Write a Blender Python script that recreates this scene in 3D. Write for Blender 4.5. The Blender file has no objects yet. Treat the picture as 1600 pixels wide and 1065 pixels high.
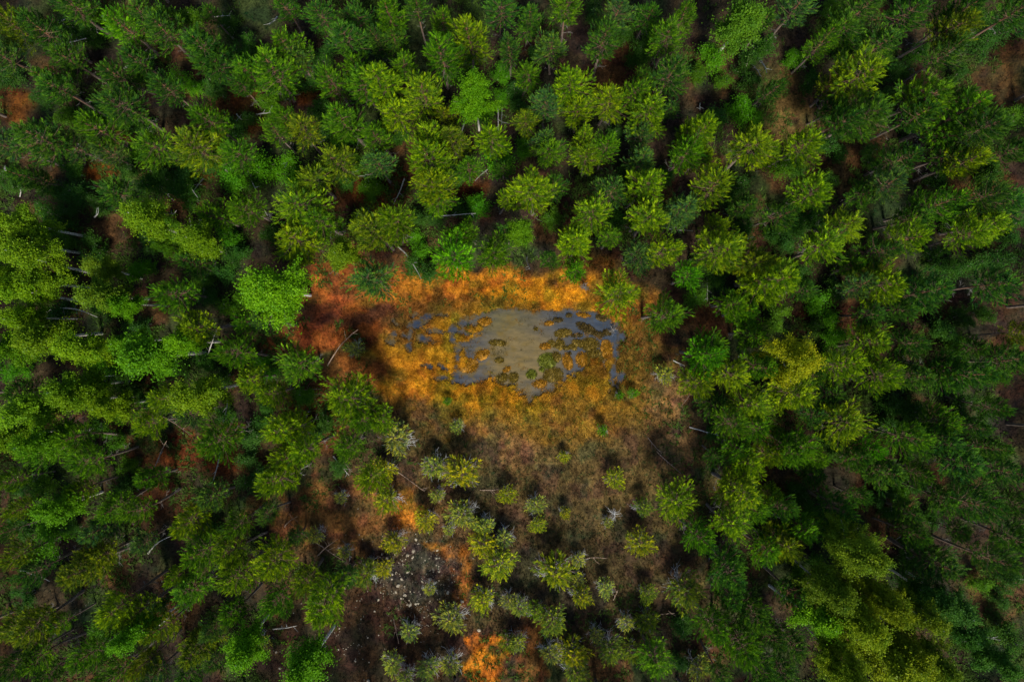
import bpy, math, random
import numpy as np
from mathutils import Vector

# ------------------------------------------------------------------ camera, sky, sun
S = bpy.context.scene
COL = S.collection
H = 60.0                 # height of the drone above the bog
G = 90.0 / 1600.0        # metres on the ground per photo pixel straight below
CX, CY = 800.0, 532.5

cam_d = bpy.data.cameras.new('camera')
cam = bpy.data.objects.new('camera', cam_d)
COL.objects.link(cam)
cam.location = (0, 0, H)
cam.rotation_euler = (0, 0, 0)
cam_d.sensor_fit = 'HORIZONTAL'
cam_d.sensor_width = 36.0
cam_d.lens = 18.0 * H / 45.0
cam_d.clip_end = 2000
S.camera = cam

SUN_EL, SUN_AZ = math.radians(54), math.radians(172)     # azimuth clockwise from photo-up
sun_dir = Vector((math.sin(SUN_AZ) * math.cos(SUN_EL), math.cos(SUN_AZ) * math.cos(SUN_EL), math.sin(SUN_EL)))
W = bpy.data.worlds.new('World'); S.world = W; W.use_nodes = True
nt = W.node_tree; nt.nodes.clear()
wo = nt.nodes.new('ShaderNodeOutputWorld'); bg = nt.nodes.new('ShaderNodeBackground'); sk = nt.nodes.new('ShaderNodeTexSky')
sk.sky_type = 'NISHITA'; sk.sun_disc = False; sk.sun_elevation = SUN_EL; sk.sun_rotation = SUN_AZ
bg.inputs['Strength'].default_value = 0.105
nt.links.new(sk.outputs[0], bg.inputs['Color']); nt.links.new(bg.outputs[0], wo.inputs['Surface'])
sd = bpy.data.lights.new('sun', 'SUN'); sd.energy = 3.7; sd.angle = math.radians(9); sd.color = (1.0, 0.94, 0.82)
so = bpy.data.objects.new('sun', sd); COL.objects.link(so)
so.rotation_euler = (-sun_dir).to_track_quat('-Z', 'Y').to_euler(); so.location = (20, -60, 80)
S.view_settings.view_transform = 'Standard'; S.view_settings.look = 'None'
S.view_settings.exposure = 0.68; S.view_settings.gamma = 1.0; S.view_settings.use_curve_mapping = False
S.render.engine = 'CYCLES'
S.cycles.max_bounces = 3; S.cycles.diffuse_bounces = 1; S.cycles.glossy_bounces = 1; S.cycles.transmission_bounces = 1; S.cycles.transparent_max_bounces = 4

rng = np.random.default_rng(7)
random.seed(7)

# ------------------------------------------------------------------ noise and mapping
_T = np.random.default_rng(3).random((256, 256))
def vnoise(x, y):
    xi = np.floor(x).astype(int); yi = np.floor(y).astype(int)
    fx = x - xi; fy = y - yi
    fx = fx * fx * (3 - 2 * fx); fy = fy * fy * (3 - 2 * fy)
    a = _T[xi & 255, yi & 255]; b = _T[(xi + 1) & 255, yi & 255]
    c = _T[xi & 255, (yi + 1) & 255]; d = _T[(xi + 1) & 255, (yi + 1) & 255]
    return (a * (1 - fx) + b * fx) * (1 - fy) + (c * (1 - fx) + d * fx) * fy
def fbm(x, y, o=4):
    s = 0; a = 0.5; t = 0
    for i in range(o):
        s = s + a * vnoise(x * 2 ** i + 17.3 * i, y * 2 ** i + 9.1 * i); t += a; a *= 0.5
    return s / t
def sstep(a, b, v):
    t = np.clip((v - a) / (b - a), 0, 1); return t * t * (3 - 2 * t)
def ground_xy(px, py, z=0.0):
    k = G * (H - z) / H
    return (px - CX) * k, (CY - py) * k

# water: ellipses in photo pixels (cx, cy, rx, ry, degrees)
def c4(l): return [(600 + x / 4.84, 420 + y / 4.84, a / 4.84, b / 4.84, r) for x, y, a, b, r in l]
def c5(l): return [(800 + x / 4.84, 420 + y / 4.84, a / 4.84, b / 4.84, r) for x, y, a, b, r in l]
WATER = [(815, 528, 62, 44, 0), (868, 506, 72, 22, 0), (925, 507, 42, 18, -10), (952, 521, 18, 14, -20),
         (795, 500, 38, 18, 0), (850, 565, 55, 32, 0), (803, 572, 40, 30, 0), (832, 598, 30, 14, 0),
         (772, 538, 22, 40, 0), (752, 552, 26, 30, 0), (735, 585, 30, 14, 10), (762, 500, 30, 12, 0), (905, 540, 50, 20, 0), (890, 560, 34, 24, 0), (858, 602, 14, 8, 0)]
WATER += c5([(780, 610, 26, 75, 8), (672, 625, 20, 75, 22), (828, 512, 36, 26, -20), (832, 820, 15, 62, -22),
             (762, 790, 14, 60, -10), (410, 830, 14, 60, -40), (480, 740, 18, 60, 0), (190, 925, 80, 24, 8),
             (120, 950, 14, 40, 20), (500, 770, 40, 16, 40), (540, 640, 60, 14, 0), (690, 700, 14, 30, 20)])
WATER += c4([(70, 390, 22, 22, 0), (100, 420, 17, 17, 0), (75, 480, 24, 26, 0), (50, 550, 24, 18, 0),
             (150, 505, 24, 28, 0), (195, 500, 22, 34, 0), (190, 570, 10, 40, 0), (240, 420, 50, 38, 10), (300, 400, 34, 32, 0),
             (340, 365, 46, 24, 0), (440, 350, 52, 17, 10), (350, 455, 66, 20, -15), (230, 345, 34, 20, 20),
             (285, 525, 32, 27, 0), (335, 540, 55, 17, -15), (530, 460, 38, 30, 0), (600, 480, 66, 20, -8), (700, 490, 84, 17, 0),
             (520, 530, 26, 44, 20), (560, 600, 33, 38, 0), (610, 570, 66, 28, -10), (690, 585, 50, 16, 0),
             (553, 690, 13, 75, -6), (545, 785, 44, 20, 15), (430, 827, 60, 17, 0), (330, 735, 60, 18, 0),
             (440, 742, 42, 14, -25), (610, 775, 70, 11, 10), (650, 655, 50, 16, 10), (770, 385, 50, 14, -20),
             (610, 415, 50, 20, 0)])
def ellipse_d(px, py, e):
    cx, cy, a, b, r = e
    r = math.radians(r); c, s = math.cos(r), math.sin(r)
    dx = px - cx; dy = -(py - cy)
    u = (dx * c + dy * s) / a; v = (-dx * s + dy * c) / b
    return (1 - np.sqrt(u * u + v * v)) * min(a, b)
def water_d(px, py):
    n = (fbm(px / 7.0, py / 7.0, 3) - 0.5) * 10 + (fbm(px / 24.0 + 8, py / 15.0, 2) - 0.5) * 6 + 0.9
    m = np.full(np.shape(px), -99.0)
    for e in WATER: m = np.maximum(m, ellipse_d(px, py, e))
    return m + n
def ground_z(x, y):
    x = np.asarray(x, float); y = np.asarray(y, float)
    px = x / G + CX; py = CY - y / G
    near = np.exp(-(((px - 800) / 260) ** 2 + ((py - 540) / 130) ** 2) ** 2)
    hum = (fbm(x / 1.1, y / 1.1, 3) - 0.42) * 0.55 + (fbm(x / 7, y / 7, 2) - 0.5) * 0.9
    low = 0.04 + fbm(x / 0.8 + 40, y / 0.8, 3) * 0.16
    land = hum * (1 - near) + low * near
    w = sstep(-1.6, 1.6, water_d(px, py)) if np.size(x) > 0 else 0
    return land * (1 - w) + (-0.32) * w
WATER_Z = -0.03

# ground colour (moss, heath, sedge, litter), with some tree shade painted in, photo pixels
PATCH = [  # cx, cy, rx, ry, deg, colour, strength
    (850, 770, 330, 230, 0, (0.080, 0.056, 0.018), 1.0), (620, 930, 200, 170, 0, (0.080, 0.046, 0.020), 0.9),
    (930, 715, 140, 80, 0, (0.108, 0.072, 0.023), 0.8), (1050, 660, 50, 80, 0, (0.17, 0.095, 0.040), 0.8),
    (790, 690, 60, 45, 0, (0.17, 0.090, 0.032), 0.8), (900, 900, 190, 100, 0, (0.062, 0.045, 0.018), 0.9),  # lower clearing: dark heath, with the tall trees' shade painted in
    (800, 560, 220, 110, 0, (0.27, 0.135, 0.010), 1.0), (870, 640, 170, 50, 0, (0.20, 0.110, 0.012), 0.9),
    (690, 560, 120, 62, 0, (0.36, 0.175, 0.009), 1.0), (750, 605, 120, 34, -10, (0.42, 0.185, 0.008), 1.0),
    (830, 452, 175, 30, -3, (0.54, 0.225, 0.009), 1.0), (700, 448, 120, 28, 8, (0.45, 0.165, 0.010), 1.0),
    (930, 590, 45, 50, 0, (0.36, 0.155, 0.008), 0.9), (970, 480, 50, 50, 0, (0.26, 0.11, 0.010), 1.0), (1000, 560, 40, 60, 0, (0.15, 0.085, 0.012), 0.9),
    (540, 440, 80, 48, 0, (0.30, 0.085, 0.012), 0.9), (520, 515, 110, 34, 12, (0.26, 0.072, 0.014), 1.0), (640, 460, 70, 40, 0, (0.30, 0.115, 0.010), 0.9),
    (570, 497, 75, 17, 6, (0.07, 0.024, 0.010), 1.0), (645, 500, 45, 40, 0, (0.13, 0.05, 0.010), 0.8), (625, 590, 50, 40, -40, (0.42, 0.17, 0.010), 0.9),
    (560, 580, 60, 30, 0, (0.22, 0.07, 0.015), 0.9), (540, 800, 125, 50, 0, (0.19, 0.085, 0.022), 0.9), (638, 790, 24, 28, 0, (0.40, 0.145, 0.015), 1.0),
    (727, 900, 15, 55, -8, (0.30, 0.110, 0.014), 0.8), (700, 855, 35, 12, -30, (0.36, 0.12, 0.012), 0.9), (757, 1042, 30, 40, 0, (0.52, 0.185, 0.010), 0.9),
    (830, 1020, 24, 70, 0, (0.24, 0.09, 0.02), 0.9), (778, 998, 14, 10, 0, (0.5, 0.16, 0.01), 1.0), (728, 1000, 9, 9, 0, (0.5, 0.16, 0.01), 1.0),
    (300, 705, 100, 34, 0, (0.24, 0.065, 0.014), 1.0), (250, 790, 60, 40, 0, (0.16, 0.05, 0.014), 0.8), (500, 650, 60, 50, 0, (0.20, 0.06, 0.012), 0.9),
    (600, 980, 110, 90, 0, (0.11, 0.055, 0.024), 0.8), (650, 895, 60, 55, 0, (0.17, 0.13, 0.085), 0.8),
    (1232, 172, 46, 58, 20, (0.26, 0.165, 0.050), 1.0), (1575, 100, 36, 60, 0, (0.20, 0.10, 0.03), 1.0), (1530, 150, 80, 40, 0, (0.15, 0.075, 0.025), 0.9),
    (970, 85, 34, 70, 0, (0.17, 0.075, 0.022), 0.9), (482, 132, 40, 26, -30, (0.34, 0.12, 0.014), 1.0), (150, 273, 42, 16, 10, (0.36, 0.11, 0.010), 1.0),
    (200, 200, 26, 30, 0, (0.30, 0.10, 0.012), 1.0), (22, 165, 34, 30, 0, (0.26, 0.09, 0.012), 1.0), (580, 305, 55, 60, 0, (0.22, 0.07, 0.014), 1.0),
    (1300, 275, 50, 36, 0, (0.16, 0.08, 0.025), 0.9), (1080, 500, 80, 30, 0, (0.20, 0.08, 0.025), 0.9), (1540, 285, 70, 24, 0, (0.18, 0.08, 0.02), 0.9),
    (1550, 935, 60, 46, 0, (0.26, 0.15, 0.05), 1.0), (1385, 782, 50, 18, 0, (0.20, 0.11, 0.03), 0.9), (1300, 500, 60, 24, 0, (0.16, 0.06, 0.02), 0.9),
    (380, 175, 40, 40, 0, (0.24, 0.09, 0.012), 0.9), (310, 260, 30, 20, 0, (0.24, 0.09, 0.012), 0.9), (730, 290, 30, 24, 0, (0.2, 0.06, 0.012), 0.9),
    (930, 415, 30, 30, 0, (0.26, 0.11, 0.014), 0.9), (860, 420, 60, 20, 0, (0.16, 0.08, 0.03), 0.8), (1500, 480, 90, 20, 0, (0.12, 0.05, 0.02), 0.9)]
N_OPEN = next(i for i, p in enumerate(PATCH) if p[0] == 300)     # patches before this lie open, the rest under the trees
def ground_col(x, y):
    px = x / G + CX; py = CY - y / G
    wx = (fbm(px / 30, py / 30, 3) - 0.5) * 46; wy = (fbm(px / 30 + 50, py / 30 + 9, 3) - 0.5) * 46
    n = fbm(x / 3.2, y / 3.2, 4)
    a = np.array((0.034, 0.024, 0.012)); b = np.array((0.072, 0.036, 0.013)); c = np.array((0.030, 0.045, 0.012))
    t = sstep(0.50, 0.66, n)[..., None]; u = sstep(0.52, 0.66, fbm(x / 4 + 60, y / 4, 3))[..., None]
    col = a * (1 - t) + b * t
    col = col * (1 - u) + c * u
    for k_, (cx, cy, rx, ry, dg, cc, st) in enumerate(PATCH):
        d = ellipse_d(px + wx, py + wy, (cx, cy, rx, ry, dg)) / min(rx, ry)
        cc = np.array(cc) * (0.9 if k_ < N_OPEN else 0.38)  # patches under the trees darkened: canopy shade put into the ground colour
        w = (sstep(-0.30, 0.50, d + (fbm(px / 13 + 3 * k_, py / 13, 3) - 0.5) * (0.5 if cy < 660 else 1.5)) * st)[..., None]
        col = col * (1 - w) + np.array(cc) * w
    m1 = fbm(x / 0.55, y / 0.55, 3); m2 = fbm(x / 1.6 + 11, y / 1.6, 3)
    v = (0.22 + 1.55 * m1)[..., None]
    col = col * v
    gm = (sstep(0.50, 0.64, m2) * 0.70)[..., None]                                   # green moss cushions
    col = col * (1 - gm) + col * np.array((0.40, 0.68, 0.80)) * gm
    rm = (sstep(0.52, 0.66, fbm(x / 1.3 + 71, y / 1.3 + 5, 4)) * 0.65)[..., None]     # rust-red moss and peat hollows
    col = col * (1 - rm) + col * np.array((0.72, 0.50, 1.0)) * rm
    ym = (sstep(0.55, 0.68, fbm(x / 0.7 + 13, y / 0.7 + 35, 3)) * 0.5)[..., None]     # straw
    return col * (1 - ym) + col * np.array((1.30, 1.38, 1.35)) * ym

# ------------------------------------------------------------------ mesh helpers
def link(o, parent=None):
    COL.objects.link(o)
    if parent is not None: o.parent = parent
    return o
def mesh_np(name, v, f, mat, col=None, smooth=False):
    """v (n,3), f (m,k) arrays; optional point colour attribute 'tint' (n,3)"""
    me = bpy.data.meshes.new(name)
    n, (m, k) = len(v), f.shape
    me.vertices.add(n); me.vertices.foreach_set('co', np.ascontiguousarray(v, np.float32).ravel())
    me.loops.add(m * k); me.loops.foreach_set('vertex_index', np.ascontiguousarray(f, np.int32).ravel())
    me.polygons.add(m)
    me.polygons.foreach_set('loop_start', np.arange(0, m * k, k, dtype=np.int32))
    me.polygons.foreach_set('loop_total', np.full(m, k, np.int32))
    if smooth: me.polygons.foreach_set('use_smooth', np.ones(m, bool))
    if col is not None:
        at = me.attributes.new('tint', 'FLOAT_COLOR', 'POINT')
        c = np.ones((n, 4), np.float32); c[:, :3] = col
        at.data.foreach_set('color', c.ravel())
    me.update(calc_edges=True)
    if mat is not None: me.materials.append(mat)
    return me
def tubes(paths, sides=5):
    """list of (points (n,3), radii (n,)) -> verts, quads"""
    V, F, o = [], [], 0
    for P, R in paths:
        P = np.asarray(P, float); R = np.asarray(R, float); n = len(P)
        T = np.gradient(P, axis=0); T /= np.linalg.norm(T, axis=1)[:, None] + 1e-9
        ref = np.where(np.abs(T[:, 2:3]) > 0.9, np.array([[1., 0, 0]]), np.array([[0, 0, 1.]]))
        A = np.cross(T, ref); A /= np.linalg.norm(A, axis=1)[:, None] + 1e-9
        B = np.cross(T, A)
        an = np.arange(sides) * 2 * math.pi / sides
        ring = P[:, None, :] + R[:, None, None] * (np.cos(an)[None, :, None] * A[:, None, :] + np.sin(an)[None, :, None] * B[:, None, :])
        V.append(ring.reshape(-1, 3))
        i = np.arange(n - 1)[:, None] * sides; j = np.arange(sides)[None, :]; j2 = (j + 1) % sides
        F.append(np.stack([o + i + j, o + i + j2, o + i + sides + j2, o + i + sides + j], -1).reshape(-1, 4))
        o += n * sides
    return np.concatenate(V), np.concatenate(F)
def unit(v): return v / (np.linalg.norm(v, axis=-1, keepdims=True) + 1e-9)
def ortho(d, r):
    ref = r.normal(size=d.shape); a = unit(np.cross(d, ref)); return a, np.cross(d, a)

# ------------------------------------------------------------------ materials
def mat_new(name):
    m = bpy.data.materials.new(name); m.use_nodes = True
    t = m.node_tree; t.nodes.clear()
    out = t.nodes.new('ShaderNodeOutputMaterial'); p = t.nodes.new('ShaderNodeBsdfPrincipled')
    t.links.new(p.outputs[0], out.inputs['Surface'])
    return m, t, p, out
def N(t, kind, **kw):
    n = t.nodes.new(kind)
    for k, v in kw.items(): setattr(n, k, v)
    return n
def mixc(t, mode, fac, a, b):
    n = t.nodes.new('ShaderNodeMix'); n.data_type = 'RGBA'; n.blend_type = mode
    for sock, val in ((n.inputs[0], fac), (n.inputs[6], a), (n.inputs[7], b)):
        if hasattr(val, 'is_output'): t.links.new(val, sock)
        elif isinstance(val, tuple): sock.default_value = (*val, 1)
        else: sock.default_value = val
    return n.outputs[2]
def foliage_mat(name, rough=0.55, trans=0.28):
    m, t, p, out = mat_new(name)
    at = N(t, 'ShaderNodeAttribute', attribute_name='tint')
    oi = N(t, 'ShaderNodeObjectInfo')
    c = mixc(t, 'MULTIPLY', 1.0, at.outputs['Color'], oi.outputs['Color'])
    t.links.new(c, p.inputs['Base Color']); p.inputs['Roughness'].default_value = rough
    p.inputs['Specular IOR Level'].default_value = 0.08
    tr = N(t, 'ShaderNodeBsdfTranslucent'); t.links.new(c, tr.inputs['Color'])
    mx = N(t, 'ShaderNodeMixShader'); mx.inputs[0].default_value = trans
    t.links.new(p.outputs[0], mx.inputs[1]); t.links.new(tr.outputs[0], mx.inputs[2]); t.links.new(mx.outputs[0], out.inputs['Surface'])
    return m
M_NEEDLE = foliage_mat('pine_needles', 0.5, 0.25)
M_LEAF = foliage_mat('birch_leaves', 0.45, 0.35)
M_COVER = foliage_mat('ground_cover', 0.7, 0.2)

def bark_mat(name, c1, c2, scale, stretch=(1, 1, 1), rough=0.85, zmix=None, lo=0.4, hi=0.62):
    m, t, p, out = mat_new(name)
    tc = N(t, 'ShaderNodeTexCoord'); mp = N(t, 'ShaderNodeMapping'); mp.inputs['Scale'].default_value = stretch
    t.links.new(tc.outputs['Object'], mp.inputs['Vector'])
    no = N(t, 'ShaderNodeTexNoise'); no.inputs['Scale'].default_value = scale; no.inputs['Detail'].default_value = 5
    t.links.new(mp.outputs[0], no.inputs['Vector'])
    mr = N(t, 'ShaderNodeMapRange'); mr.inputs[1].default_value = lo; mr.inputs[2].default_value = hi
    t.links.new(no.outputs[0], mr.inputs[0])
    c = mixc(t, 'MIX', mr.outputs[0], c1, c2)
    if zmix:
        sx = N(t, 'ShaderNodeSeparateXYZ'); t.links.new(tc.outputs['Object'], sx.inputs[0])
        mz = N(t, 'ShaderNodeMapRange'); mz.inputs[1].default_value = zmix[0]; mz.inputs[2].default_value = zmix[1]
        t.links.new(sx.outputs[2], mz.inputs[0])
        c = mixc(t, 'MIX', mz.outputs[0], c, zmix[2])
    t.links.new(c, p.inputs['Base Color']); p.inputs['Roughness'].default_value = rough
    bu = N(t, 'ShaderNodeBump'); bu.inputs['Strength'].default_value = 0.5; bu.inputs['Distance'].default_value = 0.03
    t.links.new(no.outputs[0], bu.inputs['Height']); t.links.new(bu.outputs[0], p.inputs['Normal'])
    return m
M_PINEBARK = bark_mat('pine_bark', (0.10, 0.075, 0.06), (0.20, 0.15, 0.12), 9, (1, 1, 0.3), zmix=(3.0, 7.0, (0.22, 0.09, 0.035)))
M_BIRCHBARK = bark_mat('birch_bark', (0.06, 0.05, 0.045), (0.72, 0.68, 0.60), 5, (1, 1, 2.2), 0.6, lo=0.36, hi=0.44)
M_LOG = bark_mat('weathered_log', (0.13, 0.11, 0.085), (0.50, 0.475, 0.43), 4, (3, 3, 3), 0.7, lo=0.36, hi=0.50)
M_BROWNLOG = bark_mat('brown_log', (0.12, 0.07, 0.045), (0.36, 0.26, 0.19), 4, (3, 3, 3), 0.8)
M_LIMB = bark_mat('pine_limb', (0.07, 0.045, 0.025), (0.17, 0.105, 0.06), 8)
M_OLDTWIG = bark_mat('dead_pine_twigs', (0.09, 0.08, 0.07), (0.22, 0.21, 0.19), 6)
M_DEAD = bark_mat('lichen_twigs', (0.18, 0.18, 0.17), (0.48, 0.49, 0.48), 6)
M_BTWIG = bark_mat('birch_limb', (0.15, 0.12, 0.10), (0.42, 0.37, 0.31), 6)
M_LICHEN = bark_mat('pale_lichen', (0.20, 0.165, 0.11), (0.42, 0.37, 0.28), 14)

def ground_material():
    m, t, p, out = mat_new('bog_ground')
    at = N(t, 'ShaderNodeAttribute', attribute_name='tint')
    tc = N(t, 'ShaderNodeTexCoord')
    n1 = N(t, 'ShaderNodeTexNoise'); n1.inputs['Scale'].default_value = 5.0; n1.inputs['Detail'].default_value = 8; n1.inputs['Roughness'].default_value = 0.7
    t.links.new(tc.outputs['Object'], n1.inputs['Vector'])
    cr = N(t, 'ShaderNodeValToRGB'); cr.color_ramp.elements[0].position = 0.34; cr.color_ramp.elements[0].color = (0.30, 0.32, 0.30, 1)
    cr.color_ramp.elements[1].position = 0.66; cr.color_ramp.elements[1].color = (1.55, 1.45, 1.3, 1)
    t.links.new(n1.outputs[0], cr.inputs[0])
    c = mixc(t, 'MULTIPLY', 1.0, at.outputs['Color'], cr.outputs[0])
    t.links.new(c, p.inputs['Base Color']); p.inputs['Roughness'].default_value = 0.9; p.inputs['Specular IOR Level'].default_value = 0.15
    bu = N(t, 'ShaderNodeBump'); bu.inputs['Strength'].default_value = 0.9; bu.inputs['Distance'].default_value = 0.12
    t.links.new(n1.outputs[0], bu.inputs['Height']); t.links.new(bu.outputs[0], p.inputs['Normal'])
    return m
M_GROUND = ground_material()
def water_material():
    m, t, p, out = mat_new('peat_water')
    at = N(t, 'ShaderNodeAttribute', attribute_name='tint')
    tc = N(t, 'ShaderNodeTexCoord')
    mp = N(t, 'ShaderNodeMapping'); mp.inputs['Scale'].default_value = (0.35, 1.3, 1); t.links.new(tc.outputs['Object'], mp.inputs['Vector'])
    n1 = N(t, 'ShaderNodeTexNoise'); n1.inputs['Scale'].default_value = 1.4; n1.inputs['Detail'].default_value = 7; n1.inputs['Roughness'].default_value = 0.65
    t.links.new(mp.outputs[0], n1.inputs['Vector'])
    cr = N(t, 'ShaderNodeValToRGB'); cr.color_ramp.elements[0].position = 0.32; cr.color_ramp.elements[0].color = (0.62, 0.66, 0.70, 1)
    cr.color_ramp.elements[1].position = 0.68; cr.color_ramp.elements[1].color = (1.25, 1.2, 1.1, 1)
    t.links.new(n1.outputs[0], cr.inputs[0])
    c = mixc(t, 'MULTIPLY', 1.0, at.outputs['Color'], cr.outputs[0])
    n3 = N(t, 'ShaderNodeTexNoise'); n3.inputs['Scale'].default_value = 2.2; n3.inputs['Detail'].default_value = 9; n3.inputs['Roughness'].default_value = 0.72
    t.links.new(tc.outputs['Object'], n3.inputs['Vector'])
    m3 = N(t, 'ShaderNodeMapRange'); m3.inputs[1].default_value = 0.52; m3.inputs[2].default_value = 0.72; m3.inputs[4].default_value = 0.6
    t.links.new(n3.outputs[0], m3.inputs[0])
    c = mixc(t, 'MIX', m3.outputs[0], c, (0.052, 0.040, 0.012))                 # drowned weed
    t.links.new(c, p.inputs['Base Color']); p.inputs['Roughness'].default_value = 0.05; p.inputs['IOR'].default_value = 1.4
    n2 = N(t, 'ShaderNodeTexNoise'); n2.inputs['Scale'].default_value = 6; t.links.new(tc.outputs['Object'], n2.inputs['Vector'])
    bu = N(t, 'ShaderNodeBump'); bu.inputs['Strength'].default_value = 0.04; bu.inputs['Distance'].default_value = 0.02
    t.links.new(n2.outputs[0], bu.inputs['Height']); t.links.new(bu.outputs[0], p.inputs['Normal'])
    return m
M_WATER = water_material()

def tag(o, label=None, cat=None, group=None, kind=None):
    if label: o['label'] = label
    if cat: o['category'] = cat
    if group: o['group'] = group
    if kind: o['kind'] = kind
    return o

# ------------------------------------------------------------------ ground sheet and pond water
def axis(lo, hi, f0, f1, fine, mid, m0, m1):
    a = np.concatenate([np.linspace(-320, m0 - 8, 14), np.arange(m0, f0, mid), np.arange(f0, f1, fine), np.arange(f1, m1, mid), np.linspace(m1 + 8, 320, 14)])
    return np.unique(np.round(a, 4))
xs = axis(-320, 320, -12.0, 11.5, 0.085, 0.33, -54, 54)
ys = axis(-320, 320, -7.2, 5.4, 0.085, 0.33, -40, 40)
gx, gy = np.meshgrid(xs, ys, indexing='ij')
gz = ground_z(gx.ravel(), gy.ravel())
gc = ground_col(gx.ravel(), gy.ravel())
_wd = water_d(gx.ravel() / G + CX, CY - gy.ravel() / G)
_k = sstep(-2.5, 1.5, _wd)[:, None] * 0.75                      # waterlogged peat along the water's edge
gc = gc * (1 - _k) + np.array((0.07, 0.04, 0.016)) * _k
nx, ny = len(xs), len(ys)
ii = (np.arange(nx - 1)[:, None] * ny + np.arange(ny - 1)[None, :]).ravel()
gf = np.stack([ii, ii + ny, ii + ny + 1, ii + 1], -1)
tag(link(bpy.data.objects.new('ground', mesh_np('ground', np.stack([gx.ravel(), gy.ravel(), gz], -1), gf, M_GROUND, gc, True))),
    'orange and brown bog floor of moss, heath and needle litter', kind='structure')

wxs = np.linspace(-11.6, 10.6, 180); wys = np.linspace(-5.8, 4.6, 88)
wx, wy = np.meshgrid(wxs, wys, indexing='ij'); wpx = wx.ravel() / G + CX; wpy = CY - wy.ravel() / G
slate = np.array((0.026, 0.040, 0.066)); tan = np.array((0.125, 0.094, 0.040)); olive = np.array((0.080, 0.072, 0.032))  # slate stands for the sky's reflection, painted into the water colour
q = np.exp(-(((wpx - 815) / 62) ** 2 + ((wpy - 560) / 55) ** 2)); q2 = np.exp(-(((wpx - 790) / 45) ** 2 + ((wpy - 505) / 26) ** 2))
nn = fbm(wpx / 40, wpy / 12, 4)
q = np.clip(q * 1.5 * (0.45 + nn), 0, 1)[:, None]; q2 = np.clip(q2 * 1.3 * (0.45 + nn), 0, 1)[:, None]
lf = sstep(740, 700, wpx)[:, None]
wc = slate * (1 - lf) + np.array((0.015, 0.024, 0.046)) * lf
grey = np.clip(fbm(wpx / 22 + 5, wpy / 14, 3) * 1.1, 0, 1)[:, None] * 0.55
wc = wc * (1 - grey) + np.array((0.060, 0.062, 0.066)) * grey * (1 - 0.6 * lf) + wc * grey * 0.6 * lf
wc = wc * (1 - q2) + olive * q2; wc = wc * (1 - q) + tan * q
sub = (sstep(0.50, 0.70, fbm(wpx / 11 + 3, wpy / 8, 4)) * sstep(880, 780, wpx) * 0.7)[:, None]            # drowned moss just under the surface
wc = wc * (1 - sub) + np.array((0.115, 0.078, 0.016)) * sub
sh = (1 - sstep(-1.0, 5.0, water_d(wpx, wpy)))[:, None] * 0.8                                    # drowned moss in the shallows along the bank
wc = wc * (1 - sh) + np.array((0.085, 0.055, 0.014)) * sh
wi = (np.arange(179)[:, None] * 88 + np.arange(87)[None, :]).ravel()
tag(link(bpy.data.objects.new('pond_water', mesh_np('pond_water', np.stack([wx.ravel(), wy.ravel(), np.full(wx.size, WATER_Z)], -1), np.stack([wi, wi + 88, wi + 89, wi + 1], -1), M_WATER, wc, True))),
    'shallow peaty bog pond with grey and tan water', kind='structure')

# ------------------------------------------------------------------ tree templates (mesh data only; every tree links its own objects)
def blades(p, d, ln, r, nb, bl, bw, base, tip, spread=0.75):
    """bottle brushes of narrow needle bundles round shoots: p,d (n,3) ln (n,)"""
    n = len(p)
    a = np.linspace(0.05, 1.0, nb)[None, :] + r.normal(0, 0.04, (n, nb))
    ax, bx_ = ortho(d, r)
    th = r.random((n, nb)) * 2 * math.pi
    sp = spread * (1.05 - 0.65 * np.clip(a, 0, 1)) * (0.7 + 0.6 * r.random((n, nb)))
    dirs = d[:, None, :] * np.cos(sp)[..., None] + (ax[:, None, :] * np.cos(th)[..., None] + bx_[:, None, :] * np.sin(th)[..., None]) * np.sin(sp)[..., None]
    o = p[:, None, :] + d[:, None, :] * (a * ln[:, None])[..., None]
    L = bl * (0.75 + 0.5 * r.random((n, nb)))
    e = o + dirs * L[..., None]
    side = unit(np.cross(dirs, r.normal(size=dirs.shape) * 0.75 + np.array([0, 0, 1.0]))) * (bw * 0.5)
    V = np.stack([o - side, o + side, e], 2).reshape(-1, 3)
    F = np.arange(n * nb)[:, None] * 3 + np.array([[0, 1, 2]])
    fresh = r.random(n)[:, None] ** 2.2 * 0.85 + 0.22 * np.clip(a, 0, 1)       # this year's shoots are yellower than old needles
    c = base[None, None, :] * (1 - fresh[..., None]) + tip[None, None, :] * fresh[..., None]
    c = c * (0.8 + 0.4 * r.random((n, nb, 1)))
    return V, F, np.repeat(c.reshape(-1, 3), 3, axis=0)

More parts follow.
